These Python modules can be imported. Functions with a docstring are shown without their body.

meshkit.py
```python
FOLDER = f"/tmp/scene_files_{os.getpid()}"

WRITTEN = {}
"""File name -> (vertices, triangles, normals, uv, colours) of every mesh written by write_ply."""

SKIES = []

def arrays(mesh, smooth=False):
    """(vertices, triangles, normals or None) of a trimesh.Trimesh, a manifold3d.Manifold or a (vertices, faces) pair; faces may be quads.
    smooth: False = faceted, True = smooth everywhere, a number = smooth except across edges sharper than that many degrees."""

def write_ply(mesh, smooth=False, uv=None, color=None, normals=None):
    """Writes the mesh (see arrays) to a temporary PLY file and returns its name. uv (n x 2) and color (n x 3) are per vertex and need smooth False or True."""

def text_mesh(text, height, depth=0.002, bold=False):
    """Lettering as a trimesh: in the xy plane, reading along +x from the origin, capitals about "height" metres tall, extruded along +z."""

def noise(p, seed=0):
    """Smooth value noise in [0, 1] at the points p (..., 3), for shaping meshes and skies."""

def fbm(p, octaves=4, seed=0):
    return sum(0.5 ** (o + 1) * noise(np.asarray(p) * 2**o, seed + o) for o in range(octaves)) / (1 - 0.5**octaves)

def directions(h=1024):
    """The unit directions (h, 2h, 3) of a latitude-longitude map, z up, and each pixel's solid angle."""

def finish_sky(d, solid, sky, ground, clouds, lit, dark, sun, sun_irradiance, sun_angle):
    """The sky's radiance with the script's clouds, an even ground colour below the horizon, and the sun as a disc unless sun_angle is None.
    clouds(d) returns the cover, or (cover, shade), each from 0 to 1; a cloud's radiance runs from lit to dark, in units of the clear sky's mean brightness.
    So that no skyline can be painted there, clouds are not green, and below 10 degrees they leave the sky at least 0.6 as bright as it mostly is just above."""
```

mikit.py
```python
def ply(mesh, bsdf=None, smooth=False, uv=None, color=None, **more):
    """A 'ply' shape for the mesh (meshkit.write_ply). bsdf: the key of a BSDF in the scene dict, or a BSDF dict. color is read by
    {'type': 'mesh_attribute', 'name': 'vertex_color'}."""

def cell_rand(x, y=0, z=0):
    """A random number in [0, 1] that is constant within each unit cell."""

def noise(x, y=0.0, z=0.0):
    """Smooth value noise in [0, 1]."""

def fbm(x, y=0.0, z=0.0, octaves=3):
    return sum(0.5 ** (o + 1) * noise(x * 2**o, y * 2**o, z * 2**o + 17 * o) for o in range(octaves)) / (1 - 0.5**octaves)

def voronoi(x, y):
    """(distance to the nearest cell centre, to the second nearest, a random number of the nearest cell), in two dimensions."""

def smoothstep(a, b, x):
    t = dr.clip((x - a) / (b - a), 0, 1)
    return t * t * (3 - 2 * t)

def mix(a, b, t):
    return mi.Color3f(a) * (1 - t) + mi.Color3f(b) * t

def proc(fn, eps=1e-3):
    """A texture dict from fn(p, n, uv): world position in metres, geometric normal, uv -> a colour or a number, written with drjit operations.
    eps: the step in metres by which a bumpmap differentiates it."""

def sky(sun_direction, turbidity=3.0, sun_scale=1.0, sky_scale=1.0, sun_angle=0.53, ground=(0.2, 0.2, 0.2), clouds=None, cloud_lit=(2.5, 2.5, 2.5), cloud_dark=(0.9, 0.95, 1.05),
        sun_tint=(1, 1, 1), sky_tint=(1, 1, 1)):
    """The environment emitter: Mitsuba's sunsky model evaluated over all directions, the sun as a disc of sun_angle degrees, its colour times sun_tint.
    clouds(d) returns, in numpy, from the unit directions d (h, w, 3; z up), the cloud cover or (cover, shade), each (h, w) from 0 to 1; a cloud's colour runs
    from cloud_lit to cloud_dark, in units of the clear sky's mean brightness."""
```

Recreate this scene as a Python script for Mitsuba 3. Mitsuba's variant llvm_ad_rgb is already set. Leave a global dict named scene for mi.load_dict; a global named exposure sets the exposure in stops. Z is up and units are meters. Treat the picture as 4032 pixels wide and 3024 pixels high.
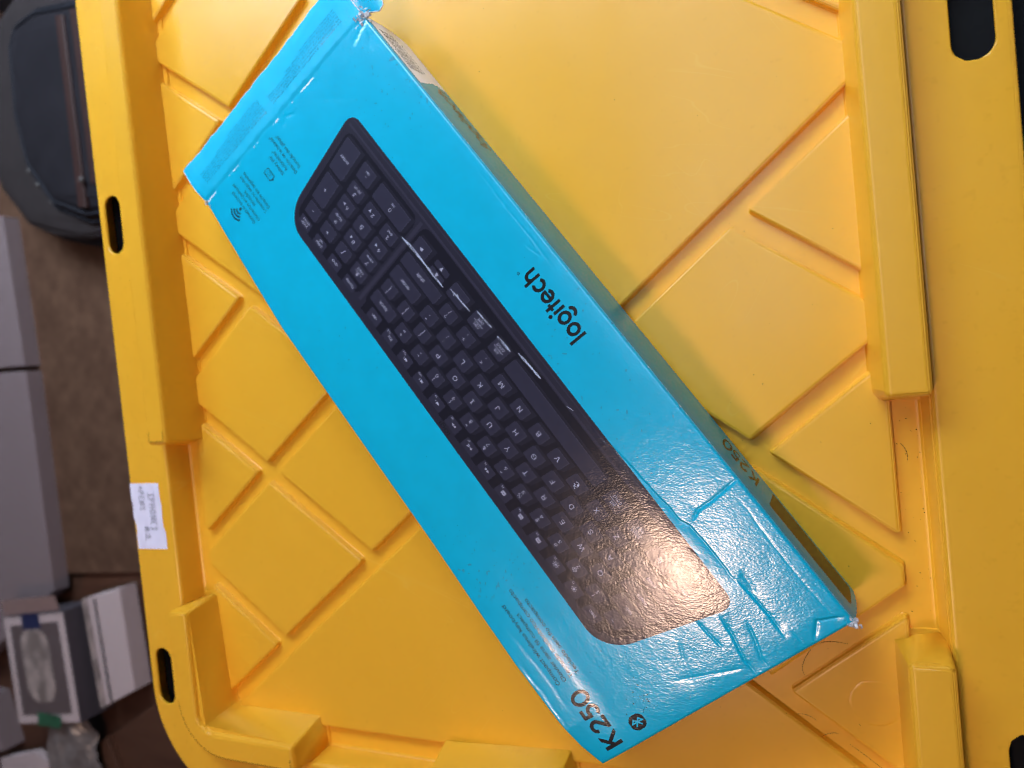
import math, random
import numpy as np, trimesh, shapely
from shapely.geometry import Polygon, LineString, box as sbox, Point, MultiPolygon
from shapely import affinity
from shapely.ops import unary_union
import mitsuba as mi, drjit as dr
import mikit, meshkit
from mikit import proc, noise, fbm, smoothstep, mix, cell_rand

random.seed(7); RNG = np.random.default_rng(7)
T = mi.ScalarTransform4f
scene, labels = {}, {}

# ------------------------------------------------------------------ camera, light, exposure
CAM = np.array([0.18263, -0.09995, 0.33272])
FWD = np.array([-0.40735, -0.02616, -0.91290]); UP = np.array([0.07999, 0.99473, -0.06420])
scene['camera'] = {'type': 'thinlens', 'fov': 71.51, 'fov_axis': 'x', 'near_clip': 0.01, 'far_clip': 30.0,
                   'aperture_radius': 0.0018, 'focus_distance': 0.325,
                   'to_world': T().look_at(origin=CAM.tolist(), target=(CAM + FWD).tolist(), up=UP.tolist())}
exposure = 0.0
PANEL_RGB = [3.0, 3.5, 4.2]
FILL_RGB = [9.9, 12.6, 15.2]
LAMP_RGB = [48.0, 31.0, 23.0]
AMBIENT = [0.055, 0.06, 0.075]
scene['ambient'] = {'type': 'constant', 'radiance': {'type': 'rgb', 'value': AMBIENT}}

# ------------------------------------------------------------------ materials
def rgb(*c): return {'type': 'rgb', 'value': list(c)}
def mat(name, base, rough=0.5, spec=0.5, bump=None, bscale=1.0, eps=2e-4, **kw):
    b = {'type': 'principled', 'base_color': base if isinstance(base, dict) else rgb(*base),
         'roughness': rough, 'specular': spec, **kw}
    if bump is not None:
        b = {'type': 'bumpmap', 'arbitrary': proc(bump, eps), 'scale': bscale, 'bsdf': b}
    scene['m_' + name] = {'type': 'twosided', 'bsdf': b}
    return name

def lid_color(p, n, uv):
    g = fbm(p.x * 22, p.y * 22, p.z * 22, octaves=3)
    d = smoothstep(0.66, 0.9, fbm(p.x * 300, p.y * 300, p.z * 100 + 3, octaves=3))
    c = mix((0.730, 0.362, 0.020), (0.760, 0.386, 0.026), g)
    c = mix(c, (0.60, 0.28, 0.008), d * 0.22)
    # fine pale scratches
    for a_, fx, fy, o_ in ((0.9, 14, 120, 1.0), (-0.35, 11, 150, 4.0), (2.1, 18, 135, 7.0)):
        u = p.x * math.cos(a_) + p.y * math.sin(a_); v = p.y * math.cos(a_) - p.x * math.sin(a_)
        k = dr.abs(noise(u * fx, v * fy + 0.25 * noise(u * 40, v * 40, o_), o_) - 0.5)
        m = (1 - smoothstep(0.0, 0.011, k)) * smoothstep(0.70, 0.82, noise(u * 24, v * 30, o_ + 20))
        c = mix(c, (0.80, 0.50, 0.09), m * 0.20)
    return c
def lid_rough(p, n, uv):
    return 0.27 + 0.09 * fbm(p.x * 60, p.y * 45, p.z * 20 + 5, octaves=3)
def lid_bump(p, n, uv):
    return 0.000010 * fbm(p.x * 900, p.y * 900, p.z * 900, octaves=2) + 0.00004 * noise(p.x * 60, p.y * 60, p.z * 60)
mat('yellow_plastic', proc(lid_color), 0.3, 0.5, bump=lid_bump)
scene['m_yellow_plastic']['bsdf']['bsdf']['roughness'] = proc(lid_rough)

# box frame: reading coordinates X (along), Y (across) in mm -> world
HM = np.array([[0.004340489514120924, 0.006581784970514791, -0.9974801019640103],
               [-0.006426883572840151, 0.004032032227892561, 0.06969620547427038],
               [6.762178316005353e-07, 9.178178003752596e-07, 0.007494215642103759]])
BL, BW, BH, ZTOP = 358.5, 135.0, 40.0, 26.6
def box_xy(X, Y):
    X, Y = np.broadcast_arrays(np.asarray(X, float), np.asarray(Y, float))
    q = np.stack([BL - X, BW - Y, np.ones_like(X)], -1) @ HM.T
    return q[..., :2] / q[..., 2:]
HI = np.linalg.inv(HM)
_o, _e = box_xy(0, 0), box_xy(BL, 0); _f = box_xy(0, BW)
EX = (_e - _o) / np.linalg.norm(_e - _o); EY = (_f - _o) / np.linalg.norm(_f - _o)
def local_xy(p):      # drjit: approximate reading coordinates in mm
    x, y = p.x * 1000, p.y * 1000
    a, b, c = (x * float(HI[i, 0]) + y * float(HI[i, 1]) + float(HI[i, 2]) for i in range(3))
    return BL - a / c, BW - b / c

def card_bump(p, n, uv):
    X, Y = local_xy(p)
    crush = 0.30 + 0.70 * (1 - smoothstep(60, 210, X + 0.5 * Y))
    wx, wy = p.x + 0.0012 * noise(p.x * 300, p.y * 300, 5.0), p.y + 0.0012 * noise(p.x * 300, p.y * 300, 9.0)
    a = noise(wx * 1500 + 60 * p.y, wy * 3000, p.z * 600)
    b = noise(wx * 600, wy * 1300, p.z * 500)
    c = noise(p.x * 240, p.y * 330, p.z * 200)
    return crush * (0.000038 * a + 0.000028 * b) + 0.00003 * c * (0.3 + 0.7 * crush)
def cyan_color(p, n, uv):
    X, Y = local_xy(p)
    g = fbm(p.x * 120, p.y * 120, p.z * 120, octaves=2)
    c = mix((0.0003, 0.375, 0.575), (0.0006, 0.40, 0.615), g)
    # scuffed print along the folds: bare white card shows
    w = fbm(p.x * 900, p.y * 900, p.z * 900, octaves=3)
    line = dr.exp(-dr.square((X - 358.3) / 1.0)) * smoothstep(0.40, 0.7, fbm(p.x * 70, p.y * 70, 9.0, octaves=2))
    edge = dr.exp(-dr.square((Y + 0.3) / 0.8)) * 0.5 + dr.exp(-dr.square((X + 0.2) / 1.0)) * 0.7
    m = smoothstep(0.50, 0.62, w * 0.75 + 0.45 * dr.maximum(line * 1.1, edge * 0.75) - 0.10)
    m = m * dr.minimum(1.0, dr.maximum(line, edge) * 1.6)
    spk = smoothstep(0.80, 0.84, noise(p.x * 700, p.y * 700, p.z * 700)) * smoothstep(0.55, 0.8, noise(p.x * 25, p.y * 25, 2.0))
    c = mix(c, (0.05, 0.16, 0.24), spk * 0.5)
    return mix(c, (0.62, 0.68, 0.76), m)
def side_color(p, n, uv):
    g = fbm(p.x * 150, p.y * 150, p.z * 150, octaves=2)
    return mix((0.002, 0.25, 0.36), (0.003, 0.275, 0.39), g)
GL = 0.19
mat('cyan_card', proc(cyan_color), GL, 0.85, bump=card_bump)
mat('cyan_flap', proc(cyan_color), 0.5, 0.22)
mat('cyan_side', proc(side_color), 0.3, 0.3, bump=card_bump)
mat('print_body', (0.020, 0.018, 0.032), GL, 0.85, bump=card_bump)
mat('print_bevel', (0.028, 0.025, 0.044), GL, 0.85, bump=card_bump)
mat('print_well', (0.009, 0.008, 0.015), GL, 0.85, bump=card_bump)
mat('print_key', (0.026, 0.024, 0.044), GL, 0.85, bump=card_bump)
mat('print_key_side', (0.015, 0.0135, 0.024), GL, 0.85, bump=card_bump)
mat('print_key_rim', (0.040, 0.037, 0.062), GL, 0.85, bump=card_bump)
mat('print_white', (0.34, 0.33, 0.43), GL, 0.85, bump=card_bump)
mat('print_black', (0.010, 0.010, 0.012), GL, 0.85, bump=card_bump)
mat('print_small', (0.004, 0.11, 0.22), GL, 0.85, bump=card_bump)
mat('print_mid', (0.006, 0.035, 0.06), GL, 0.85, bump=card_bump)
mat('pale_mark', (0.40, 0.41, 0.53), 0.35, 0.5, bump=card_bump)
mat('side_black', (0.016, 0.013, 0.010), 0.3, 0.5)
mat('side_grey', (0.02, 0.16, 0.25), 0.3, 0.5)
mat('brown_print', (0.030, 0.015, 0.010), 0.35, 0.5)
mat('label_white', (0.76, 0.75, 0.80), 0.45, 0.4)
mat('bar_black', (0.10, 0.09, 0.09), 0.5, 0.3)
def fibre(p, n, uv): return mix((0.50, 0.49, 0.50), (0.74, 0.74, 0.78), fbm(p.x * 700, p.y * 700, p.z * 700))
mat('torn_card', proc(fibre), 0.9, 0.1)
mat('kraft', (0.22, 0.13, 0.085), 0.8, 0.2)
mat('paper', proc(lambda p, n, uv: mix((0.66, 0.62, 0.78), (0.74, 0.70, 0.84), fbm(p.x * 200, p.y * 200, 1.0))), 0.85, 0.15,
    bump=lambda p, n, uv: 0.00012 * fbm(p.x * 120, p.y * 120, 0.0))
mat('pencil', (0.22, 0.21, 0.27), 0.8, 0.2)
mat('black_plastic', (0.003, 0.003, 0.004), 0.5, 0.15)
mat('shade_or_seam_line', (0.34, 0.15, 0.006), 0.6, 0.3)  # deep orange for the edge shade painted on the left blocks
mat('dirt', (0.06, 0.030, 0.012), 0.9, 0.1)
mat('hair_dark', (0.085, 0.036, 0.014), 0.5, 0.4)
def carpet_col(p, n, uv):
    return mix((0.075, 0.035, 0.022), (0.150, 0.078, 0.048), fbm(p.x * 60, p.y * 60, 1.0, octaves=4))
mat('carpet', proc(carpet_col), 0.95, 0.1)
mat('wood_dark', proc(lambda p, n, uv: mix((0.060, 0.022, 0.012), (0.10, 0.040, 0.022), fbm(p.x * 8, p.y * 60, 0.0, octaves=3))), 0.6, 0.3)
mat('grey_board', proc(lambda p, n, uv: mix((0.215, 0.150, 0.152), (0.240, 0.172, 0.172), fbm(p.x * 6, p.y * 6, 0.0))), 0.6, 0.3)
mat('bag_fabric', proc(lambda p, n, uv: mix((0.009, 0.0068, 0.0095), (0.016, 0.0125, 0.0165), fbm(p.x * 35, p.y * 35, p.z * 35, octaves=4))), 0.9, 0.25)
mat('bag_edge', proc(lambda p, n, uv: mix((0.025, 0.018, 0.018), (0.034, 0.024, 0.024), fbm(p.x * 40, p.y * 40, p.z * 40))), 0.85, 0.25)
mat('bag_black', (0.012, 0.011, 0.016), 0.8, 0.3)
mat('leather', (0.032, 0.009, 0.006), 0.6, 0.4)
mat('steel', (0.10, 0.085, 0.08), 0.4, 0.5)
mat('carton_white', (0.54, 0.40, 0.39), 0.7, 0.3)
mat('carton_grey', (0.065, 0.05, 0.058), 0.7, 0.3)
mat('carton_pic', proc(lambda p, n, uv: mix((0.105, 0.07, 0.07), (0.125, 0.085, 0.083), fbm(p.x * 25, p.y * 25, 0.0))), 0.7, 0.3)
mat('carton_pale', proc(lambda p, n, uv: mix((0.20, 0.145, 0.13), (0.42, 0.31, 0.28), smoothstep(0.3, 0.7, fbm(p.x * 60, p.y * 40, 0.0, octaves=4)))), 0.7, 0.3)
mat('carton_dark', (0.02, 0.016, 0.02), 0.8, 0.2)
mat('blue_print', (0.02, 0.022, 0.07), 0.6, 0.3)
mat('bluegrey', (0.04, 0.05, 0.075), 0.6, 0.4)
mat('green_print', (0.03, 0.10, 0.05), 0.5, 0.3)
scene['m_film'] = {'type': 'twosided', 'bsdf': {'type': 'principled', 'base_color': rgb(0.17, 0.13, 0.12), 'roughness': 0.28, 'specular': 0.6}}

# ------------------------------------------------------------------ helpers
def put(key, mesh, m, smooth=False, label=None, cat=None, group=None, kind=None, **kw):
    scene[key] = mikit.ply(mesh, 'm_' + m, smooth=smooth, **kw)
    tag(key, label, cat, group, kind)
    return key
def tag(key, label=None, cat=None, group=None, kind=None):
    d = {k: v for k, v in (('label', label), ('category', cat), ('group', group), ('kind', kind)) if v}
    if d: labels.setdefault(key, {}).update(d)
_count = {}
def num(name):
    n = _count.get(name, 0); _count[name] = n + 1
    return name if n == 0 else '%s_%03d' % (name, n)
def polys(g):
    return [q for q in getattr(g, 'geoms', [g]) if isinstance(q, Polygon) and q.area > 1e-9]
def tri2d(poly):
    V, F, o = [], [], 0
    for q in polys(poly):
        v, f = trimesh.creation.triangulate_polygon(q, engine='earcut')
        V.append(v); F.append(f + o); o += len(v)
    if not V: return np.zeros((0, 2)), np.zeros((0, 3), int)
    V, F = np.vstack(V), np.vstack(F)
    e1, e2 = V[F[:, 1]] - V[F[:, 0]], V[F[:, 2]] - V[F[:, 0]]; a = e1[:, 0] * e2[:, 1] - e1[:, 1] * e2[:, 0]
    F[a < 0] = F[a < 0][:, ::-1]
    return V, F[np.abs(a) > 1e-12]
def merge(parts):
    return trimesh.util.concatenate([trimesh.Trimesh(v, f, process=False) for v, f in parts if len(f)])
def weld(m):
    m = trimesh.Trimesh(m.vertices, m.faces, process=False); m.merge_vertices(digits_vertex=7); return m
def terrace(levels, cap=True):
    """levels: [(polygon, z)] from the outermost to the innermost, in mm: a stepped solid's skin with sloped walls."""
    parts = []
    for (P, z0), (Q, z1) in zip(levels[:-1], levels[1:]):
        ring = P.difference(Q)
        v, f = tri2d(ring)
        b = shapely.points(v)
        d0, d1 = shapely.distance(P.boundary, b), shapely.distance(Q.boundary, b)
        z = np.where(d0 <= d1, z0, z1)
        parts.append((np.c_[v, z] / 1000, f))
    if cap:
        v, f = tri2d(levels[-1][0]); parts.append((np.c_[v, np.full(len(v), levels[-1][1])] / 1000, f))
    return weld(merge(parts))
def rrect(x0, x1, y0, y1, r, n=8):
    return sbox(x0 + r, y0 + r, x1 - r, y1 - r).buffer(r, quad_segs=n)
def rnd(P, r): return P.buffer(-r, quad_segs=6).buffer(2 * r, quad_segs=6).buffer(-r, quad_segs=6)
def tube(pts, r, sides=7, closed=False):
    pts = np.asarray(pts, float); n = len(pts); r = np.broadcast_to(r, n)
    V = []
    for i in range(n):
        t = pts[(i + 1) % n if closed else min(i + 1, n - 1)] - pts[i - 1 if closed else max(i - 1, 0)]
        t /= np.linalg.norm(t) + 1e-12
        a = np.cross(t, [0.13, 0.21, 0.97]); a /= np.linalg.norm(a) + 1e-12; b = np.cross(t, a)
        for k in range(sides):
            an = 2 * math.pi * k / sides
            V.append(pts[i] + r[i] * (a * math.cos(an) + b * math.sin(an)))
    F = []
    for i in range(n if closed else n - 1):
        for k in range(sides):
            j, l = (i + 1) % n, (k + 1) % sides
            F += [[i * sides + k, i * sides + l, j * sides + l], [i * sides + k, j * sides + l, j * sides + k]]
    return trimesh.Trimesh(np.array(V), np.array(F), process=False)
def spline(pts, n=40):
    pts = np.asarray(pts, float); t = np.linspace(0, 1, len(pts))
    from scipy.interpolate import CubicSpline
    return CubicSpline(t, pts)(np.linspace(0, 1, n)) if len(pts) > 2 else np.array([pts[0] + (pts[1] - pts[0]) * s for s in np.linspace(0, 1, n)])
def grid_mesh(P):
    a, b = P.shape[:2]
    i = np.arange(a * b).reshape(a, b)
    q = np.stack([i[:-1, :-1], i[1:, :-1], i[1:, 1:], i[:-1, 1:]], -1).reshape(-1, 4)
    return trimesh.Trimesh(P.reshape(-1, 3), np.vstack([q[:, [0, 1, 2]], q[:, [0, 2, 3]]]), process=False)
def slab(poly, z0, z1, bev=1.0, steps=3):
    """upright prism in mm with a rounded upper rim"""
    L = [(poly, z0)]
    for k in range(steps + 1):
        an = math.pi / 2 * k / steps
        L.append((poly.buffer(-max(bev * (1 - math.cos(an)), 1e-3 * (k + 1))), z1 - bev + bev * math.sin(an)))
    return terrace(L)

# ------------------------------------------------------------------ lamps and an added fill panel (out of the frame, overhead)
def lamp_panel(key, x0, x1, y0, y1, z, col):
    scene[key + '__diffuser'] = {'type': 'rectangle', 'to_world': T().translate([(x0 + x1) / 2, (y0 + y1) / 2, z]).rotate([1, 0, 0], 180).scale([(x1 - x0) / 2, (y1 - y0) / 2, 1]),
        'bsdf': {'type': 'ref', 'id': 'm_label_white'}, 'emitter': {'type': 'area', 'radiance': rgb(*col)}}
    put(key + '__housing', slab(sbox(x0 * 1000 - 15, y0 * 1000 - 15, x1 * 1000 + 15, y1 * 1000 + 15), z * 1000 + 4, z * 1000 + 30, 3), 'black_plastic')
lamp_panel('ceiling_light', -0.035, 0.172, -0.13, 0.95, 0.85, PANEL_RGB)
tag('ceiling_light', 'long cool white light panel hanging over the storage tote', 'light')
lamp_panel('fill_light', -0.85, 0.15, 0.56, 1.25, 0.66, FILL_RGB)  # unseen cool fill added to brighten the upper end
tag('fill_light', 'added unseen cool fill panel beyond the upper end of the tote', 'light')
z = 0.85
LR = 0.076
scene['work_lamp__bulb'] = {'type': 'disk', 'to_world': T().translate([-0.045, -0.455, z]).rotate([1, 0, 0], 180).scale([LR, LR, 1]),
    'bsdf': {'type': 'ref', 'id': 'm_label_white'}, 'emitter': {'type': 'area', 'radiance': rgb(*LAMP_RGB)}}
put('work_lamp__lamp_shade', trimesh.creation.revolve(np.array([[LR + 0.006, -0.004], [LR + 0.003, 0.0], [0.03, 0.07], [0.0, 0.075], [0.0, 0.078], [0.034, 0.074], [LR + 0.006, -0.004]]), sections=40).apply_translation([-0.045, -0.455, z + 0.006]), 'black_plastic', 30)
tag('work_lamp', 'round warm lamp with a dark shade above the tote corner', 'lamp')

# ------------------------------------------------------------------ floor and far things at the left
FZ = -310.0
put('floor', grid_mesh(np.array([[[-6.0, -6.0, FZ / 1000 - 0.004], [6.0, -6.0, FZ / 1000 - 0.004]], [[-6.0, 6.0, FZ / 1000 - 0.004], [6.0, 6.0, FZ / 1000 - 0.004]]])[::1].transpose(1, 0, 2)), 'wood_dark', kind='structure', label='dark brown floor beneath the tote')

# ------------------------------------------------------------------ the storage tote and its lid
D, H = 17.4, 13.4
outer = rrect(-257.5, 257.5, -368.6, 404.0, 75, 24)
rec = rrect(-219.4, 219.4, -329.5, 364.0, 36, 14)
slots = []
for sx in (-1, 1):
    for yc in (19.6, -286.3, 325.5):
        slots.append(rrect(sx * 243.9 - 7.4, sx * 243.9 + 7.4, yc - 19.2, yc + 19.2, 7.3, 8))
slots = unary_union(slots)
def fil(P, r, z, down=True, steps=4, sgn=-1):
    """rounded rim: from the polygon edge inwards"""
    out = []
    for k in range(steps + 1):
        an = math.pi / 2 * k / steps
        out.append((P.buffer(sgn * (r * (1 - math.cos(an)) + 1e-4 * k)), z - r + r * math.sin(an)))
    return out
# flange with its slots, skirt, the recess walls and the recess floor
r = 2.2
sk = [(outer.buffer(2.0), -16.0), (outer.buffer(0.01), -2.2)] + fil(outer, r, 0.0)[0:]
skm = terrace(sk, cap=False)
top_in = outer.buffer(-(r + 4e-4))
rim = [(rec.buffer(2.6), 0.0), (rec.buffer(1.5), -0.25), (rec.buffer(0.6), -1.0), (rec.buffer(0.0), -2.4), (rec.buffer(-2.2), -D + 1.2), (rec.buffer(-3.2), -D + 0.25), (rec.buffer(-4.4), -D)]
flv, flf = tri2d(top_in.difference(rec.buffer(2.6)).difference(slots.buffer(0.9)))
fl = trimesh.Trimesh(np.c_[flv, np.zeros(len(flv))] / 1000, flf, process=False)
sl = [terrace([(slots.buffer(0.9), 0.0), (slots.buffer(0.35), -0.25), (slots.buffer(0.0), -0.9), (slots.buffer(-0.05), -1.3)], cap=False)]
tray = weld(trimesh.util.concatenate([skm, fl, terrace(rim, cap=True)] + sl))
put('tote_lid__tray', tray, 'yellow_plastic', 32)
tag('tote_lid', 'yellow plastic storage tote lid with raised diamond panels under the blue box', 'lid')
# raised panels between the channels
SL = 0.765; YC = 16.0
def ln(c, s, x0, x1): return LineString([(x0, s * SL * x0 + c), (x1, s * SL * x1 + c)])
seg = []
for m in (1, -1):                      # mirrored left and right
    for up in (1, -1):                 # mirrored about the lid's middle
        def add(c, s, x0, x1):
            g = ln(c, s, x0, x1)
            if m < 0: g = affinity.scale(g, -1, 1, origin=(0, 0))
            if up < 0: g = affinity.scale(g, 1, -1, origin=(0, YC))
            seg.append(g)
        add(-152, 1, -215, 215)
        add(72, 1, -215, -146.4); add(-40, 1, -215, -73.2); add(-264, -1, -215, -73.2); add(-376, -1, -215, -146.4)
grooves = unary_union(seg).buffer(4.95, cap_style='flat', join_style='mitre')
area = rrect(-205.4, 205.4, -313.4, 345.4, 4)
cells = polys(area.difference(grooves))
cells = sorted([c for c in cells if c.area > 60], key=lambda c: (round(c.centroid.y), round(c.centroid.x)))
for c in cells:
    c = rnd(c, 1.4)
    P = c.buffer(0)
    if P.is_empty: continue
    L = [(P.buffer(1.2, quad_segs=3), -D - 0.2), (P.buffer(0.65, quad_segs=3), -D + 0.25), (P.buffer(0.40, quad_segs=3), -D + 0.9), (P.buffer(0.0), -D + 3.5),
         (P.buffer(-0.45, quad_segs=3), -D + 4.05), (P.buffer(-1.0, quad_segs=3), -D + 4.3), (P.buffer(-1.9, quad_segs=3), -D + 4.4)]
    put(num('tote_lid__panel'), terrace(L), 'yellow_plastic', 32)
PT = -D + 4.4                           # top of the panels
for cx, cy in ((-179.5, -268.5), (189.5, -266.0)):     # round mould marks in the corner panels
    P = Point(cx, cy).buffer(11, quad_segs=12)
    put(num('tote_lid__mould_mark'), terrace([(P, PT - 0.1), (P.buffer(-0.9), PT + 0.09), (P.buffer(-1.6), PT + 0.11)]), 'yellow_plastic', 40)
# stacking blocks
ring = rrect(-218.8, 218.8, -329.3, 364, 37, 14).difference(rrect(-202.4, 202.4, -313.4, 348, 13, 10))
def blk(P):
    P = rnd(P, 2.5)
    def lev(t, o): # t: 0 at top, 1 at the floor
        g = P.buffer(4.2 * t + o, quad_segs=5)
        lowpart = g.intersection(sbox(-260, -400, 260, -311.0))
        if t > 0 and not lowpart.is_empty: g = unary_union([g] + [affinity.translate(lowpart, 0, 5.2 * t * k / 6) for k in range(1, 7)]).buffer(0.05).buffer(-0.05)
        return g
    L = [(lev(1, 0.5), -D), (lev(0.96, 0), -D + 1.2), (lev(0.08, 0), H - 2.6)]
    for k in range(1, 6):
        an = math.pi / 2 * k / 5
        L.append((P.buffer(0.3 - 2.6 * (1 - math.cos(an)), quad_segs=5), H - 2.6 + 2.6 * math.sin(an)))
    return terrace(L)
side = []
for sx in (-1, 1):
    a = sbox(min(sx * 202.4, sx * 218.8), -127.9, max(sx * 202.4, sx * 218.8), 162)
    put(num('tote_lid__stacking_block'), blk(a), 'yellow_plastic', 32)
    c = ring.intersection(sbox(-230, -340, -126.8, -236.2))
    if sx > 0: c = affinity.scale(c, -1, 1, origin=(0, 0))
    put(num('tote_lid__stacking_block'), blk(c), 'yellow_plastic', 32)
put(num('tote_lid__stacking_block'), blk(sbox(-32, -329.3, 40, -313.4)), 'yellow_plastic', 32)
# dark strip painting the shade along the outer rim of the left blocks
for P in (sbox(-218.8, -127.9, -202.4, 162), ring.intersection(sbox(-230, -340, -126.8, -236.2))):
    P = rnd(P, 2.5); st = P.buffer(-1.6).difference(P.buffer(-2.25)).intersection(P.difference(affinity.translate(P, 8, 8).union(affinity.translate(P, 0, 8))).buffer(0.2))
    v, f = tri2d(st); put(num('tote_lid__shade_or_seam_line'), trimesh.Trimesh(np.c_[v, np.full(len(v), H + 0.04)] / 1000, f, process=False), 'shade_or_seam_line')
# the black tub below
tub = [(outer.buffer(-40), -309.0), (outer.buffer(-20), -40), (outer.buffer(-1.0), -30.0), (outer.buffer(-1.5), -17.0), (outer.buffer(-3.5), -9.0)]
T1 = terrace(tub, cap=False)
T2v, T2f = tri2d(outer.buffer(-3.5).difference(rec.buffer(3)))
lip = sbox(254, -330, 272, 330)
put('storage_tote__tub', weld(trimesh.util.concatenate([T1, trimesh.Trimesh(np.c_[T2v, np.full(len(T2v), -9.0)] / 1000, T2f, process=False)])), 'black_plastic', 30)
put('storage_tote__handle', slab(rnd(lip, 4), -30, -19, 2), 'black_plastic', 30)
tag('storage_tote', 'black plastic storage tote closed by the yellow lid', 'tote')

# ------------------------------------------------------------------ the keyboard box
def bulge(X): return np.interp(X, [0, 12, 27, 60, 87, 180, 273, 302, 331, 350, 358.5], [0, 3.2, 5.0, 6.3, 6.7, 6.8, 6.7, 4.7, 2.4, 0.8, 0])
def plog(X, Y, P):
    """signed distance to the polyline (left side positive when walking), and how far along (0..1)"""
    P = np.asarray(P, float); best = np.full(X.shape, 1e9); sg = np.zeros(X.shape); al = np.zeros(X.shape)
    ln_ = np.r_[0, np.cumsum(np.linalg.norm(np.diff(P, axis=0), axis=1))]
    for i in range(len(P) - 1):
        d = P[i + 1] - P[i]; L = np.linalg.norm(d); d = d / L
        rx, ry = X - P[i, 0], Y - P[i, 1]
        t = np.clip(rx * d[0] + ry * d[1], 0, L)
        dx, dy = rx - t * d[0], ry - t * d[1]
        q = np.hypot(dx, dy); s = np.sign(d[0] * ry - d[1] * rx)
        on = q < best
        best = np.where(on, q, best); sg = np.where(on, s, sg); al = np.where(on, (ln_[i] + t) / ln_[-1], al)
    return best * np.where(sg == 0, 1, sg), al
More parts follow.
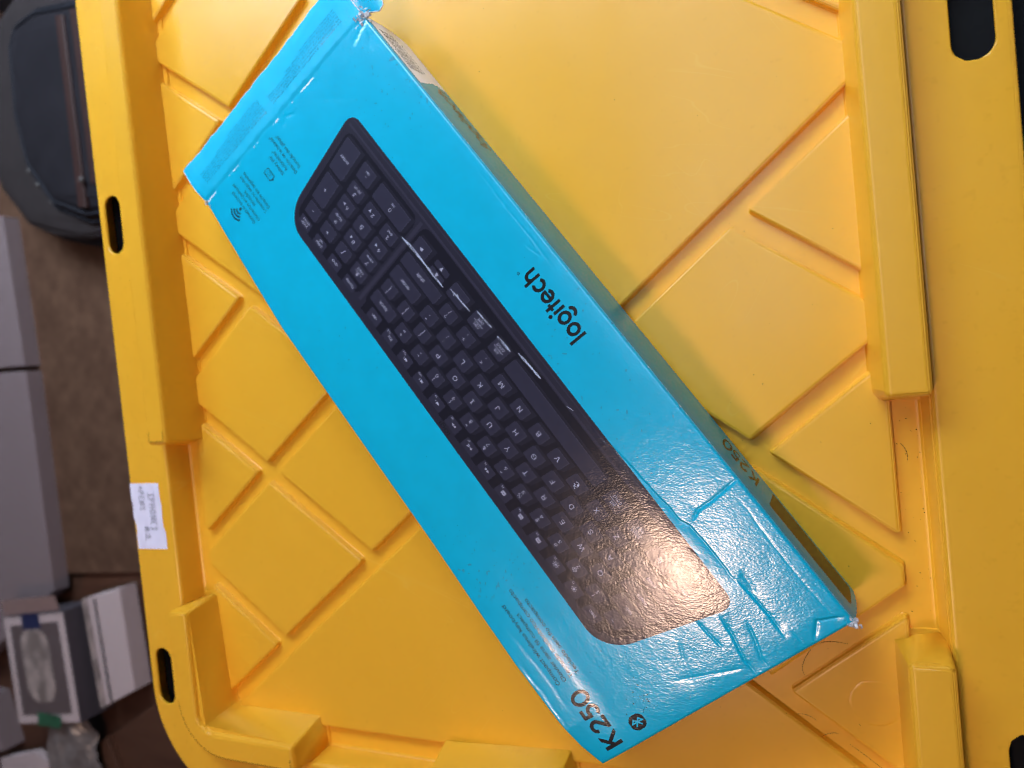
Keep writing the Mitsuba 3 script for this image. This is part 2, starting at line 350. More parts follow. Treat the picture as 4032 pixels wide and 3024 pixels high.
# (path, depth, half width, one-sided slope: height, reach, side)
CREASES = [
    ([(73.5, -1), (71.7, 13.9), (71.6, 22.2), (69.1, 28.3)], 0.50, 1.1, 0.35, 4.0, -1),
    ([(118, 35.5), (97.3, 34.0), (80.1, 32.2), (72.6, 32.0), (68.1, 29.6), (57.5, 29.2), (46.3, 29.1), (37.4, 29.0)], 0.35, 0.8, 0.75, 4.5, -1),
    ([(39, 28.2), (30.7, 27.1), (21.2, 26.8), (8.2, 27.0)], 0.40, 0.9, 0.60, 4.0, 1),
    ([(41, 24.2), (33, 24.8), (29, 26.0)], 0.45, 2.4, 0, 1, 1),
    ([(33.5, 54.0), (25.0, 53.3), (17.2, 52.1)], 0.40, 0.9, 0.3, 3.0, 1),
    ([(29.5, 44.1), (20.2, 45.0), (8.5, 47.8), (1.0, 47.3)], 0.50, 1.0, 0.45, 4.5, 1),
    ([(22, 36), (14, 38), (6, 41), (1, 41)], 0.35, 1.1, 0.25, 3.0, -1),
    ([(9.5, 22.8), (3.5, 22.6)], 0.35, 0.8, 0, 1, 1),
    ([(62, 36.5), (55.5, 34.3)], 0.22, 0.8, 0, 1, 1),
    ([(30, 66), (22, 70), (10, 74)], 0.18, 1.2, 0.15, 4.0, 1),
    ([(16, 80), (10, 62), (6, 50)], 0.15, 1.6, 0.2, 5.0, 1),
    ([(66, 5.2), (40, 6.4), (20, 6.2), (1, 5.0)], 0.16, 0.6, 0.10, 2.0, -1),
    ([(262, 3.8), (235, 4.8), (214, 4.6), (196, 5.4)], 0.20, 0.55, 0.0, 2.0, -1),
    ([(215, 9.0), (207, 7.2), (203.5, 3.4)], 0.14, 0.6, 0.05, 2.0, 1),
    ([(136, 38), (120, 36.5), (104, 33.4)], 0.10, 0.7, 0.12, 2.5, -1),
    ([(352, 4), (343, 8)], 0.15, 1.2, 0.1, 4.0, 1), ([(352.5, 14), (356, 4), (357.5, -1)], 0.4, 1.2, 0.15, 3.0, 1),
    ([(348, 46), (330, 28)], 0.06, 2.0, 0.04, 6.0, 1),
    ([(353, 60), (356, 66), (352.5, 71)], 0.35, 0.8, 0.2, 3.0, 1),
    ([(4, 2), (8, 12), (2, 18)], 0.5, 1.2, 0.4, 4.0, 1),
    ([(60, 139), (40, 137.5), (20, 138)], 0.22, 0.8, 0.1, 3.0, 1),
    ([(75, 133.5), (50, 131.5), (30, 131.5)], 0.10, 1.4, 0.12, 6.0, 1),
    # raised line across the printed keyboard
    ([(261, 54.9), (250.3, 53.9), (242.5, 53.8), (234.4, 53.7), (226.5, 53.6)], -0.22, 0.5, 0, 1, 1),
    ([(223.5, 51.0), (215.8, 50.6), (208, 50.1)], -0.20, 0.45, 0, 1, 1),
    ([(206, 47.2), (194.5, 46.3)], -0.18, 0.45, 0, 1, 1), ([(190, 46.8), (180, 46.2)], -0.18, 0.45, 0, 1, 1),
    ([(177, 43.6), (167.5, 42.9), (160.6, 42.6)], -0.2, 0.45, 0, 1, 1),
]
def height(X, Y):
    X, Y = np.asarray(X, float), np.asarray(Y, float)
    z = np.full(X.shape, ZTOP)
    top = BW + bulge(X)
    d = np.minimum(np.minimum(Y, top - Y), X)
    # sagging towards the rims and the crushed corner
    dr_ = np.clip(Y, 0, None)
    bow = 0.95 * np.interp(X, [0, 40, 90, 130, 190, 250, 320, 358], [0.15, 0.12, 0.12, 0.2, 0.8, 1.0, 0.9, 0.4])
    z = z - bow * np.clip(1 - dr_ / 17.0, 0, 1) ** 2
    lift = np.interp(X, [0, 8, 22, 60, 95, 130], [0, 0.3, 1, 1, 0.5, 0])
    z = z - 0.7 * (1 - lift) * np.clip(1 - (top - Y) / 14.0, 0, 1) ** 2
    z = z + lift * 0.055 * np.clip(Y - 113, 0, None) * np.clip((Y - 113) / 8, 0, 1)
    z = z - 0.5 * np.clip(1 - X / 12.0, 0, 1) ** 2
    q = np.stack([X / 60, Y / 45, np.zeros_like(X)], -1)
    z = z + 0.7 * (meshkit.fbm(q, 2, 3) - 0.5) * np.clip(d / 25, 0, 1)
    cr = np.clip(1 - X / 120.0, 0, 1)
    q = np.stack([X / 13, Y / 11, np.zeros_like(X)], -1)
    z = z + 0.13 * cr * (meshkit.fbm(q, 3, 11) - 0.5)
    q = np.stack([X / 5.5, Y / 8, np.zeros_like(X)], -1)
    z = z + 0.30 * np.clip(1 - X / 26.0, 0, 1) * np.clip(1 - np.abs(Y - 45) / 45, 0, 1) * (meshkit.noise(q, 5) - 0.5)
    for path, dep, w, sh, reach, sd in CREASES:
        if dep > 0: dep, w, sh = 0.42 * dep, 0.60 * w, 0.62 * sh
        P = np.asarray(path); lo, hi = P.min(0) - 16, P.max(0) + 16
        on = (X > lo[0]) & (X < hi[0]) & (Y > lo[1]) & (Y < hi[1])
        if not on.any(): continue
        s, a = plog(X[on], Y[on], path)
        s = s + 0.35 * (meshkit.noise(np.stack([X[on] / 3.2, Y[on] / 3.2, 0 * s], -1), 2) - 0.5)
        tp = np.clip(np.minimum(a, 1 - a) * 5, 0, 1) * 0.85 + 0.15
        tp = tp * np.where((a <= 0.0) | (a >= 1.0), np.exp(-np.abs(s) / 1.5), 1)
        dz = -dep * np.exp(-(s / w) ** 2)
        if sh: dz = dz - sh * np.where(s * sd > 0, np.exp(-np.abs(s) / reach), np.exp(-(s / (0.5 * w)) ** 2))
        z[on] += dz * tp
    R = 1.3
    e = np.clip(R - d, 0, R)
    z = z - (R - np.sqrt(np.clip(R * R - e * e, 0, None)))
    return z
def surf(X, Y):
    return np.concatenate([box_xy(X, Y), height(X, Y)[..., None]], -1) / 1000
def surf_off(X, Y, off):
    h = 0.25
    P = surf(X, Y)
    n = np.cross(surf(X + h, Y) - surf(X - h, Y), surf(X, Y + h) - surf(X, Y - h))
    n /= np.linalg.norm(n, axis=-1, keepdims=True)
    n = np.where(n[..., 2:] < 0, -n, n)
    return P + n * off / 1000
key = 'keyboard_box'
tag(key, 'glossy cyan keyboard carton with torn open end lying diagonally across the yellow lid', 'box')
nx, ny = 400, 170
xs = np.unique(np.r_[np.linspace(0, 2, 7), np.linspace(2, 130, 300), np.linspace(130, BL, 240)])
ts = np.unique(np.r_[np.linspace(0, 0.012, 6), np.linspace(0.012, 0.5, 165), np.linspace(0.5, 0.988, 80), np.linspace(0.988, 1, 6)])
XX, TT = np.meshgrid(xs, ts, indexing='ij')
YY = TT * (BW + bulge(XX))
put(key + '__front_panel', grid_mesh(surf(XX, YY)), 'cyan_card', True, label='glossy front panel creased at its lower right corner')
# side walls
ZB = -D + 4.4 + 0.15
def wall(edge, outw, nw=24, bul=1.0, seed=1):
    """edge: (n,3) in metres along the top rim; outw (n,2) unit outward"""
    n = len(edge); t = np.linspace(0, 1, nw)
    s = np.linspace(0, 1, n)
    P = np.zeros((n, nw, 3))
    for j, tt in enumerate(t):
        o = bul * math.sin(math.pi * min(tt * 1.02, 1)) + 0.5 * (meshkit.fbm(np.stack([s * 9, np.full(n, tt * 2.0), np.zeros(n)], -1), 2, seed) - 0.5) * math.sin(math.pi * tt)
        P[:, j, :2] = edge[:, :2] + outw * (o + 0.35 * min(tt * 12, 1))[..., None] / 1000
        P[:, j, 2] = edge[:, 2] * (1 - tt) + ZB / 1000 * tt
    return P
def side_right(X, w):      # w: 0 at the rim .. 40 at the bottom, mm
    X = np.asarray(X, float); w = np.asarray(w, float)
    e = surf(X, np.zeros_like(X)); tt = np.clip(w / BH, 0, 1)
    o = 1.0 * np.sin(np.pi * tt) + 0.35 * np.minimum(tt * 12, 1)
    P = np.empty(X.shape + (3,))
    P[..., :2] = e[..., :2] - EY * o[..., None] / 1000
    P[..., 2] = e[..., 2] * (1 - tt) + ZB / 1000 * tt
    return P
gx, gw = np.meshgrid(np.linspace(0, BL, 180), np.r_[0, 0.4, 1.0, np.linspace(2, 40, 24)], indexing='ij')
put(key + '__side_panel', grid_mesh(side_right(gx, gw)), 'cyan_side', True)
e = surf(xs, BW + bulge(xs)); put(key + '__rear_side_panel', grid_mesh(wall(e, np.tile(EY, (len(xs), 1)), seed=4)), 'cyan_side', True)
yy = np.linspace(0, BW, 90); e = surf(0 * yy, yy); put(key + '__end_panel', grid_mesh(wall(e, np.tile(-EX, (len(yy), 1)), bul=0.8, seed=6)), 'cyan_side', True)
bp = np.concatenate([box_xy([0, BL, BL, 0], [0, 0, BW, BW])]) / 1000
put(key + '__bottom_panel', grid_mesh(np.c_[bp, np.full(4, ZB / 1000)][[0, 1, 3, 2]].reshape(2, 2, 3)), 'kraft')
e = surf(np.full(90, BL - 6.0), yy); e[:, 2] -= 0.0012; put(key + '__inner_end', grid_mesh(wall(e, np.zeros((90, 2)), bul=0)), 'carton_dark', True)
# the torn-open end flap, swung outwards
P1, P2 = np.array([-159.2, 35.3, 15.0]), np.array([-38.0, 112.5, 14.0])
ya = np.linspace(0, 1, 140); ta = np.linspace(0, 1, 36)
FA, FT = np.meshgrid(ya, ta, indexing='ij')
hing = surf(np.full(140, BL), (1 - ya) * (BW - 0.6) + 0.3) * 1000
outl = P1 + (P2 - P1) * ya[:, None]
outl[:, :2] += np.array([0.55, -0.83]) * (1.4 * (meshkit.fbm(np.stack([ya * 26, 0 * ya, 0 * ya], -1), 3, 4) - 0.5) + 0.9 * np.sin(ya * math.pi))[:, None]
FP = hing[:, None] * (1 - ta)[None, :, None] + outl[:, None] * ta[None, :, None]
FP[..., 2] += 2.3 * np.sin(np.pi * np.clip(FT, 0, 1)) ** 0.8 - 0.75 * np.exp(-((FT - 0.02) / 0.035) ** 2) + 0.9 * (meshkit.fbm(np.stack([FA * 7, FT * 3, 0 * FA], -1), 3, 8) - 0.5) * np.clip(FT * 6, 0, 1)
FP[..., 2] += 0.3 * (meshkit.noise(np.stack([FA * 38, FT * 9, 0 * FA], -1), 3) - 0.5) * np.exp(-(FT / 0.25) ** 2)
def flap(Yt, t, off=0.0):   # Yt: 0..1 from the rear corner, t 0..1 outward; metres
    i = np.clip(Yt, 0, 1) * 139; j = np.clip(t, 0, 1) * 35
    i0 = np.clip(i.astype(int), 0, 138); j0 = np.clip(j.astype(int), 0, 34); a = (i - i0)[..., None]; b = (j - j0)[..., None]
    q = FP[i0, j0] * (1 - a) * (1 - b) + FP[i0 + 1, j0] * a * (1 - b) + FP[i0, j0 + 1] * (1 - a) * b + FP[i0 + 1, j0 + 1] * a * b
    q = q.copy(); q[..., 2] += off
    return q / 1000
put(key + '__end_flap', grid_mesh(FP / 1000), 'cyan_flap', True, label='torn end flap with fine print, folded out at the upper end')
lo = FP.copy(); lo[..., 2] -= 0.6
put(key + '__end_flap__lining', grid_mesh(lo / 1000), 'kraft', True)
ed = np.concatenate([FP[0, ::-1], FP[:, 0][:0], FP[0, :1], FP[0]][:1] + [FP[0, 1:], FP[:, -1], FP[-1, ::-1]])
ed = np.concatenate([FP[0], FP[1:, -1], FP[-1, ::-1][1:]])
rag = 0.22 * (meshkit.fbm(np.stack([np.arange(len(ed)) * 0.7, np.zeros(len(ed)), np.zeros(len(ed))], -1), 2, 9) - 0.2)
put(key + '__end_flap__torn_edge', tube(ed / 1000 + np.array([0, 0, -0.0003]), (0.30 + rag) / 1000, 6), 'torn_card', True)

# --- flat print, laid on the card
def dec2d(v, f, off): return (surf_off(v[:, 0], v[:, 1], off), f)
def gridded(poly, g=0.85):
    out = []
    for q in polys(poly):
        x0, y0, x1, y1 = q.bounds
        gxs = np.arange(math.floor(x0 / g), math.ceil(x1 / g)) * g; gys = np.arange(math.floor(y0 / g), math.ceil(y1 / g)) * g
        A, B = np.meshgrid(gxs, gys, indexing='ij'); cells_ = shapely.box(A.ravel(), B.ravel(), A.ravel() + g, B.ravel() + g)
        shapely.prepare(q)
        ins = shapely.contains_properly(q, cells_); cut = shapely.intersects(q, cells_) & ~ins
        a, b = A.ravel()[ins], B.ravel()[ins]
        V = np.stack([np.stack([a, b], -1), np.stack([a + g, b], -1), np.stack([a + g, b + g], -1), np.stack([a, b + g], -1)], 1).reshape(-1, 2)
        k = np.arange(len(a)) * 4
        F = np.vstack([np.stack([k, k + 1, k + 2], -1), np.stack([k, k + 2, k + 3], -1)]) if len(a) else np.zeros((0, 3), int)
        out.append((V, F))
        for c in shapely.intersection(q, cells_[cut]):
            for pc in polys(c):
                out.append(tri2d(pc))
    V = np.vstack([v for v, f in out]); F, o = [], 0
    for v, f in out:
        F.append(f + o); o += len(v)
    m = trimesh.Trimesh(np.c_[V, np.zeros(len(V))], np.vstack(F), process=False); m.merge_vertices(digits_vertex=4)
    return m.vertices[:, :2], m.faces
_txt = {}
def text2d(s, h, bold=False):
    if (s, bold) not in _txt:
        m = meshkit.text_mesh(s, 1.0, 0.05, bold)
        up = m.face_normals[:, 2] > 0.5
        f = m.faces[up]; u, inv = np.unique(f, return_inverse=True)
        _txt[(s, bold)] = (m.vertices[u][:, :2], inv.reshape(-1, 3))
    v, f = _txt[(s, bold)]
    return v * h, f
def place(s, h, x, y, sx=1.0, bold=False, anchor='l', width=None):
    v, f = text2d(s, h, bold); v = v.copy()
    if width: sx = width / max(v[:, 0].max() - v[:, 0].min(), 1e-6)
    v[:, 0] *= sx
    w = v[:, 0].max() + (v[:, 0].min() if anchor == 'c' else 0)
    v[:, 0] += x - (w / 2 if anchor == 'c' else w if anchor == 'r' else 0); v[:, 1] += y
    return v, f
def layer(name, items, off, m, label=None):
    items = [i for i in items if len(i[1])]
    V, F, o = [], [], 0
    for v, f in items:
        V.append(v); F.append(f + o); o += len(v)
    V, F = np.vstack(V), np.vstack(F)
    put(name, trimesh.Trimesh(surf_off(V[:, 0], V[:, 1], off), F, process=False), m, True, label=label)

KX = 0.00135
def pX(a, Y): return 178 + np.asarray(a) * (1 - KX * (np.asarray(Y) - 35))
def warp(poly):
    return shapely.transform(poly, lambda c: np.stack([pX(c[:, 0], c[:, 1]), c[:, 1]], -1))
def arect(a0, a1, y0, y1, r=0.0, n=4):
    return warp(rrect(a0, a1, y0, y1, r, n) if r else sbox(a0, y0, a1, y1).segmentize(4))
rb = sbox(-148.8, 35.2, 150.5, 99.8)
body = unary_union([rrect(-148.8, 150.5, 35.2, 70, 7, 8), affinity.translate(affinity.scale(rrect(-148.8, 150.5, 20, 99.8, 15, 12), 1, 1), 0, 0).intersection(sbox(-200, 55, 200, 120))])
body = body.segmentize(3)
pk = key + '__printed_keyboard'
put(pk, (lambda vf: trimesh.Trimesh(surf_off(vf[0][:, 0], vf[0][:, 1], 0.05), vf[1], process=False))(gridded(warp(body))), 'print_body', True, label='printed picture of a dark keyboard, reading upside down')
bev = arect(-145.5, 147.5, 39.6, 40.7).union(arect(80.2, 82.4, 42, 93.5)).union(arect(-146, 148, 36.6, 37.3))
layer(pk + '__bevel', [gridded(bev)], 0.075, 'print_bevel')
well = arect(-144.5, 79.2, 41.2, 92.6, 5).union(arect(83.6, 146.2, 42.2, 93.6, 5))
keys = []          # (a0, a1, y0, y1, legend list)
ROW = dict(z=(56.7, 63.2), a=(65.2, 72.2), q=(73.8, 80.3), n=(82.0, 88.4), b=(46.6, 54.2), f=(89.9, 95.3))
def krow(row, chars, c0, pitch=15.15, w=9.7):
    for i, ch in enumerate(chars):
        c = c0 + pitch * i
        keys.append((c - w / 2, c + w / 2, *ROW[row], ch))
krow('z', ['Z', 'X', 'C', 'V', 'B', 'N', 'M', (',', '<'), ('.', '>'), ('/', '?')], -99.2, 15.25)
krow('a', ['A', 'S', 'D', 'F', 'G', 'H', 'J', 'K', 'L', (';', ':'), ("'", '"')], -106.8, 15.15)
krow('q', ['Q', 'W', 'E', 'R', 'T', 'Y', 'U', 'I', 'O', 'P', ('[', '{'), (']', '}'), ('\\', '|')], -111.4, 15.23)
krow('n', [('`', '~'), ('1', '!'), ('2', '@'), ('3', '#'), ('4', '$'), ('5', '%'), ('6', '^'), ('7', '&'), ('8', '*'), ('9', '('), ('0', ')'), ('-', '_'), ('=', '+')], -134.9, 15.3)
for k in keys: pass
FN = ['esc', 'f1', 'f2', 'f3', 'f4', 'f5', 'f6', 'f7', 'f8', 'f9', 'f10', 'f11', 'f12', 'del']
for i, s in enumerate(FN):
    c = -128.2 + 15.05 * i
    keys.append((c - 4.9, c + 4.9, *ROW['f'], s))
for a0, a1, row, s in ((-143, -124, 'q', 'tab'), (-143, -119, 'a', 'caps'), (-143, -107.5, 'z', 'shift'), (47.3, 77.4, 'z', 'shift'), (55.7, 77.1, 'a', 'enter'), (58.3, 77, 'n', 'back'),
                       (-143, -128, 'b', 'ctrl'), (-124, -111, 'b', 'fn'), (-107.5, -95.5, 'b', ('start', 'opt')), (-90, -79.2, 'b', ('alt', 'cmd')), (-73.6, -2.1, 'b', ''),
                       (1.8, 11.6, 'b', ('alt', 'cmd')), (17.5, 29, 'b', ('ctrl', 'opt')), (35.0, 47.0, 'b', '<'), (67.2, 77.5, 'b', '>')):
    keys.append((a0, a1, *ROW[row], s))
keys += [(51.5, 62.2, 46.8, 49.9, 'v'), (51.5, 62.2, 50.9, 54.0, '^')]
for r_, row in (('z', ((('1', 'end'), ('2', 'v'), ('3', 'pg dn')))), ('a', ((('4', '<'), '5', ('6', '>')))), ('q', ((('7', 'home'), ('8', '^'), ('9', 'pg up')))), ('n', (('lock', 'clear'), '/', '*'))):
    for j, s in enumerate(row): keys.append((86.3 + 15.15 * j, 97.0 + 15.15 * j, *ROW[r_], s))
keys += [(87.2, 112.8, 45.6, 54.3, ('0', 'ins')), (117.2, 127.8, 45.8, 54.3, ('.', 'del')), (132.6, 144.6, 45.2, 62.8, 'enter'), (132.7, 143.6, 65.2, 80.2, '+'), (132.2, 142.6, 81.8, 88.5, '-')]
for j, s in enumerate(('home', 'end', 'page up', 'page down')): keys.append((87 + 15.15 * j, 97 + 15.15 * j, 90.2, 95.0, s))
kf, ks, kl, leg = [], [], [], []
for a0, a1, y0, y1, s in keys:
    big = y0 < 89 and (y1 - y0) > 4
    face = arect(a0, a1, y0, y1, 0.8)
    kf.append(face)
    if big:
        sd = Polygon([(a0, y1 - 0.3), (a0, y0), (a1 - 0.2, y0), (a1 - 0.9, y0 - 1.5), (a0 - 2.9, y0 - 1.5), (a0 - 2.2, y1 - 1.8)])
        ks.append(warp(sd))
        kl.append(warp(Polygon([(a0 - 0.12, y0), (a0 - 0.12, y1 - 1), (a0 + 0.22, y1 - 1), (a0 + 0.22, y0)])))
        kl.append(warp(Polygon([(a0, y0 - 0.1), (a1 - 0.8, y0 - 0.1), (a1 - 0.8, y0 + 0.16), (a0, y0 + 0.16)])))
    cx = (a0 + a1) / 2; cy = (y0 + y1) / 2
    X = float(pX(cx, cy))
    arrow = {'<': 2, '>': 0, '^': 1, 'v': 3}
    def tri_(x, y, s_, k):
        g = Polygon([(0.75, 0), (-0.6, 0.62), (-0.6, -0.62)]); g = affinity.rotate(g, 90 * k, origin=(0, 0))
        return tri2d(affinity.translate(affinity.scale(g, s_ * 1.15, s_, origin=(0, 0)), x, y))
    if isinstance(s, str):
        if not s: continue
        if row is not None and s in arrow and y1 < 55 and len(s) == 1: leg.append(tri_(X, cy + 0.1, 1.5, arrow[s]))
        elif len(s) == 1: leg.append(place(s, 2.35, X, cy - 1.1, 1.25, anchor='c'))
        elif y0 > 89:
            if s[0] == 'f':
                leg.append(place(s, 0.95, X + 2.6, y0 + 0.5, 1.2, anchor='c'))
                j = int(s[1:])
                if j in (6, 8): leg += [tri_(X - 1.2, cy, 1.0, 2 if j == 6 else 0), tri_(X + 0.3, cy, 1.0, 2 if j == 6 else 0)]
                elif j == 7: leg += [tri_(X - 0.9, cy, 1.0, 0), tri2d(sbox(X + 0.4, cy - 0.7, X + 0.8, cy + 0.7)), tri2d(sbox(X + 1.2, cy - 0.7, X + 1.6, cy + 0.7))]
                elif j in (9, 10, 11): leg += [tri_(X - 0.6, cy, 1.2, 2), tri2d(sbox(X - 1.6, cy - 0.4, X - 0.8, cy + 0.4))] + ([tri2d(sbox(X + 0.9, cy - 0.5, X + 1.15, cy + 0.5))] if j > 9 else [place('x', 1.0, X + 1.3, cy - 0.5, anchor='c')])
                elif j == 12: leg.append(place('ins', 1.5, X - 0.4, cy - 0.7, 1.25, anchor='c'))
                elif j in (1, 2): leg += [tri2d(Point(X, cy).buffer(0.5))] + [tri2d(LineString([(X + 0.9 * math.cos(t), cy + 0.8 * math.sin(t)), (X + (1.2 + 0.25 * j) * math.cos(t), cy + (1.0 + 0.2 * j) * math.sin(t))]).buffer(0.14)) for t in np.arange(8) * math.pi / 4]
                else: leg.append(tri2d(sbox(X - 1.3, cy - 0.9, X + 1.3, cy + 0.9).difference(sbox(X - 0.9, cy - 0.15, X + 0.9, cy + 0.15))))
            elif ' ' in s:
                u_, v_ = s.split(); leg += [place(u_, 1.35, X, cy + 0.4, 1.2, anchor='c'), place(v_, 1.35, X, cy - 1.5, 1.2, anchor='c')]
            else: leg.append(place(s, 1.5, X, cy - 0.7, 1.25, anchor='c'))
        else: leg.append(place(s, 1.65, X + (0 if a1 - a0 < 13 else 0), cy - 0.8, 1.25, anchor='c'))
    else:
        p_, q_ = s
        if y1 < 55 and p_ in ('alt', 'ctrl', 'start'):
            leg += [place(p_, 1.6, X, cy + 0.7, 1.2, anchor='c'), place(q_, 1.6, X, cy - 2.2, 1.2, anchor='c'), tri2d(sbox(X - 3.4, cy - 0.12, X + 3.4, cy + 0.12))]
        elif p_ == 'lock': leg += [place('clear', 1.3, X, cy - 2.0, 1.2, anchor='c'), tri2d(sbox(X - 2.6, cy - 0.1, X + 2.6, cy + 0.12)), tri2d(Point(X, cy + 1.3).buffer(0.7))]
        elif p_.isdigit() and len(q_) == 1 and q_ in arrow and a0 > 80: leg += [place(p_, 1.9, X - 1.3, cy - 0.6, 1.25, anchor='c'), tri_(X + 1.6, cy - 0.4, 1.1, arrow[q_])]
        elif len(q_) > 1: leg += [place(p_, 1.9, X - 0.6, cy + 0.3, 1.25, anchor='c'), place(q_, 1.3, X, cy - 2.1, 1.15, anchor='c')]
        else: leg += [place(q_, 1.7, X, cy + 0.6, 1.25, anchor='c'), place(p_, 1.7, X, cy - 2.0, 1.25, anchor='c')]
notch = [arect(-128.2 + 15.05 * i - 10.2, -128.2 + 15.05 * i - 5.2, 91, 95.8) for i in range(0, 15)] + [arect(87 + 15.15 * j - 5.0, 87 + 15.15 * j - 0.2, 91, 95.4) for j in range(1, 4)]
kfU = unary_union(kf)
layer(pk + '__well', [gridded(unary_union([well] + notch))], 0.075, 'print_well')
layer(pk + '__key_side', [gridded(unary_union(ks).difference(kfU.buffer(0.01)))], 0.10, 'print_key_side')
layer(pk + '__key_face', [gridded(kfU)], 0.105, 'print_key', label='rows of printed key tops')
layer(pk + '__key_rim', [gridded(unary_union(kl), 3)], 0.125, 'print_key_rim')

# geometric lettering for the large words
def arc(cx, cy, r_, a0, a1, n=40): return LineString([(cx + r_ * math.cos(math.radians(t)), cy + r_ * math.sin(math.radians(t))) for t in np.linspace(a0, a1, n)])
def logo(s=1.75):
    f = dict(cap_style='flat'); h = s / 2; g = []
    R_ = 2.75
    x = h; g.append(LineString([(x, 0), (x, 9.3)]).buffer(h, **f)); x += h + 0.9
    def ring_(x): return Point(x + R_ + h, R_ + h - 0.15).buffer(R_ + h, quad_segs=16).difference(Point(x + R_ + h, R_ + h - 0.15).buffer(R_ - h, quad_segs=16))
    g.append(ring_(x)); x += 2 * R_ + s + 0.7
    g.append(ring_(x)); g.append(arc(x + R_ + h, 0.1, R_, 200, 340).buffer(h, **f)); x += 2 * R_ + s + 0.8
    g.append(LineString([(x + h, 0), (x + h, 6.5)]).buffer(h, **f)); g.append(Point(x + h, 8.5).buffer(1.05)); x += s + 0.9
    g.append(LineString([(x + 1.2 + h, 0), (x + 1.2 + h, 8.6)]).buffer(h, **f)); g.append(LineString([(x, 5.7), (x + 4.2, 5.7)]).buffer(0.75, **f)); x += 4.5
    c = (x + R_ + h, R_ + h - 0.15)
    g.append(arc(*c, R_, 0, 318).buffer(h, **f)); g.append(LineString([(c[0] - R_, c[1] - 0.3), (c[0] + R_ + h, c[1] - 0.3)]).buffer(0.7, **f)); x += 2 * R_ + s + 0.55
    c = (x + R_ + h, R_ + h - 0.15); g.append(arc(*c, R_, 48, 312).buffer(h, **f)); x += 2 * R_ + s + 0.0
    g.append(LineString([(x + h, 0), (x + h, 9.3)]).buffer(h, **f)); g.append(arc(x + h + 2.3, 3.9, 2.3, 0, 180).buffer(h, **f)); g.append(LineString([(x + h + 4.6, 0), (x + h + 4.6, 3.95)]).buffer(h, **f)); x += 4.6 + s
    return unary_union(g), x
lg, lw = logo()
def fitpoly(g, w0, x, y, w, sy): return affinity.translate(affinity.scale(g, w / w0, sy, origin=(0, 0)), x, y)
layer(key + '__brand_lettering', [gridded(fitpoly(lg, lw, 163.4, 12.2, 40.3, 0.98)), tri2d(Point(206, 19.8).buffer(0.75).difference(Point(206, 19.8).buffer(0.5))), place('R', 0.7, 206.02, 19.45, anchor='c')], 0.06, 'print_black', label='black brand word printed below the keyboard picture')
def model_word(s=1.75):
    h = s / 2; f = dict(cap_style='flat', join_style='mitre'); g = []
    g.append(LineString([(h, 0), (h, 9.5)]).buffer(h, **f)); g.append(LineString([(6.6, 10.0), (1.3, 4.3)]).buffer(h, **f)); g.append(LineString([(3.0, 5.6), (7.0, -0.5)]).buffer(h, **f))
    k = sbox(0, 0, 9, 9.5); K = unary_union(g).intersection(k)
    two = unary_union([arc(11.9, 6.5, 2.35, -40, 175).buffer(h, **f), LineString([(13.75, 5.05), (9.6, 0.9)]).buffer(h, **f), LineString([(8.9, h), (15.2, h)]).buffer(h, **f)]).intersection(sbox(8.9, 0, 16, 10))
    five = unary_union([arc(19.0, 3.15, 2.45, -150, 125).buffer(h, **f), LineString([(17.2, 4.6), (17.6, 9.0)]).buffer(h * 0.95, **f), LineString([(16.9, 8.65), (21.6, 8.65)]).buffer(h, **f)])
    o = Point(0, 0).buffer(1, quad_segs=16); z_ = affinity.translate(affinity.scale(o, 3.85, 4.85).difference(affinity.scale(o, 2.1, 3.1)), 26.6, 4.75)
    return unary_union([K, two, five, z_])
mw = model_word()
layer(key + '__model_lettering', [gridded(fitpoly(mw, 30.5, 4.5, 118.4, 30.3, 1.0))], 0.06, 'print_black', label='large black model number at the lower corner')
bt = affinity.translate(affinity.scale(Point(0, 0).buffer(1, quad_segs=20).intersection(sbox(-.93, -.93, .93, .93)), 3.9, 4.3), 9.0, 106.5)
rune = LineString([(-1.7, -1.5), (1.5, 1.35), (0, 2.75), (0, -2.75), (1.5, -1.35), (-1.7, 1.5)]).buffer(0.36, join_style='mitre')
layer(key + '__wireless_mark', [gridded(bt.difference(affinity.translate(rune, 9.0, 106.5))), tri2d(Point(14.2, 108.6).buffer(0.3))], 0.06, 'print_black')
layer(key + '__product_text', [place('Compact wireless keyboard', 1.9, 40.8, 127.3, width=45, bold=True), place('Clavier sans fil compact', 1.9, 40.8, 123.5, width=38, bold=True), place('Teclado inalámbrico compacto', 1.9, 40.8, 119.5, width=49.5, bold=True), place('Teclado sem fio compacto', 1.9, 40.8, 115.6, width=41.5, bold=True)], 0.06, 'print_mid')
feat = []
for s, x, y, w in (('Connect in seconds', 327.0, 116.4, 23), ('Connexion en quelques', 326.2, 113.2, 26.5), ('secondes', 334, 110.2, 10.5), ('Conexión en segundos', 326.2, 107.0, 26.3), ('Conecte em segundos', 326.5, 104.0, 26),
                   ('Battery life¹', 333.6, 85.6, 13.4), ('Autonomie¹', 333.6, 82.4, 14), ('Duración de la batería¹', 328.2, 79.0, 26), ('Duração das pilhas¹', 329, 75.6, 23)):
    feat.append(place(s, 1.75, x, y, width=w, bold=True))
wc = (339.4, 119.2)
feat.append(tri2d(Point(*wc).buffer(0.9)))
for r_ in (2.6, 4.4, 6.2): feat.append(tri2d(arc(wc[0], wc[1], r_, 48, 132).buffer(0.5)))
feat.append(tri2d(rrect(336.5, 343.5, 91.0, 95.0, 0.5).difference(rrect(337.0, 343.0, 91.5, 94.5, 0.2)))); feat.append(place('12', 1.9, 340, 91.9, anchor='c')); feat.append(tri2d(sbox(335.9, 92.3, 336.5, 93.7)))
layer(key + '__feature_text', feat, 0.06, 'print_mid')
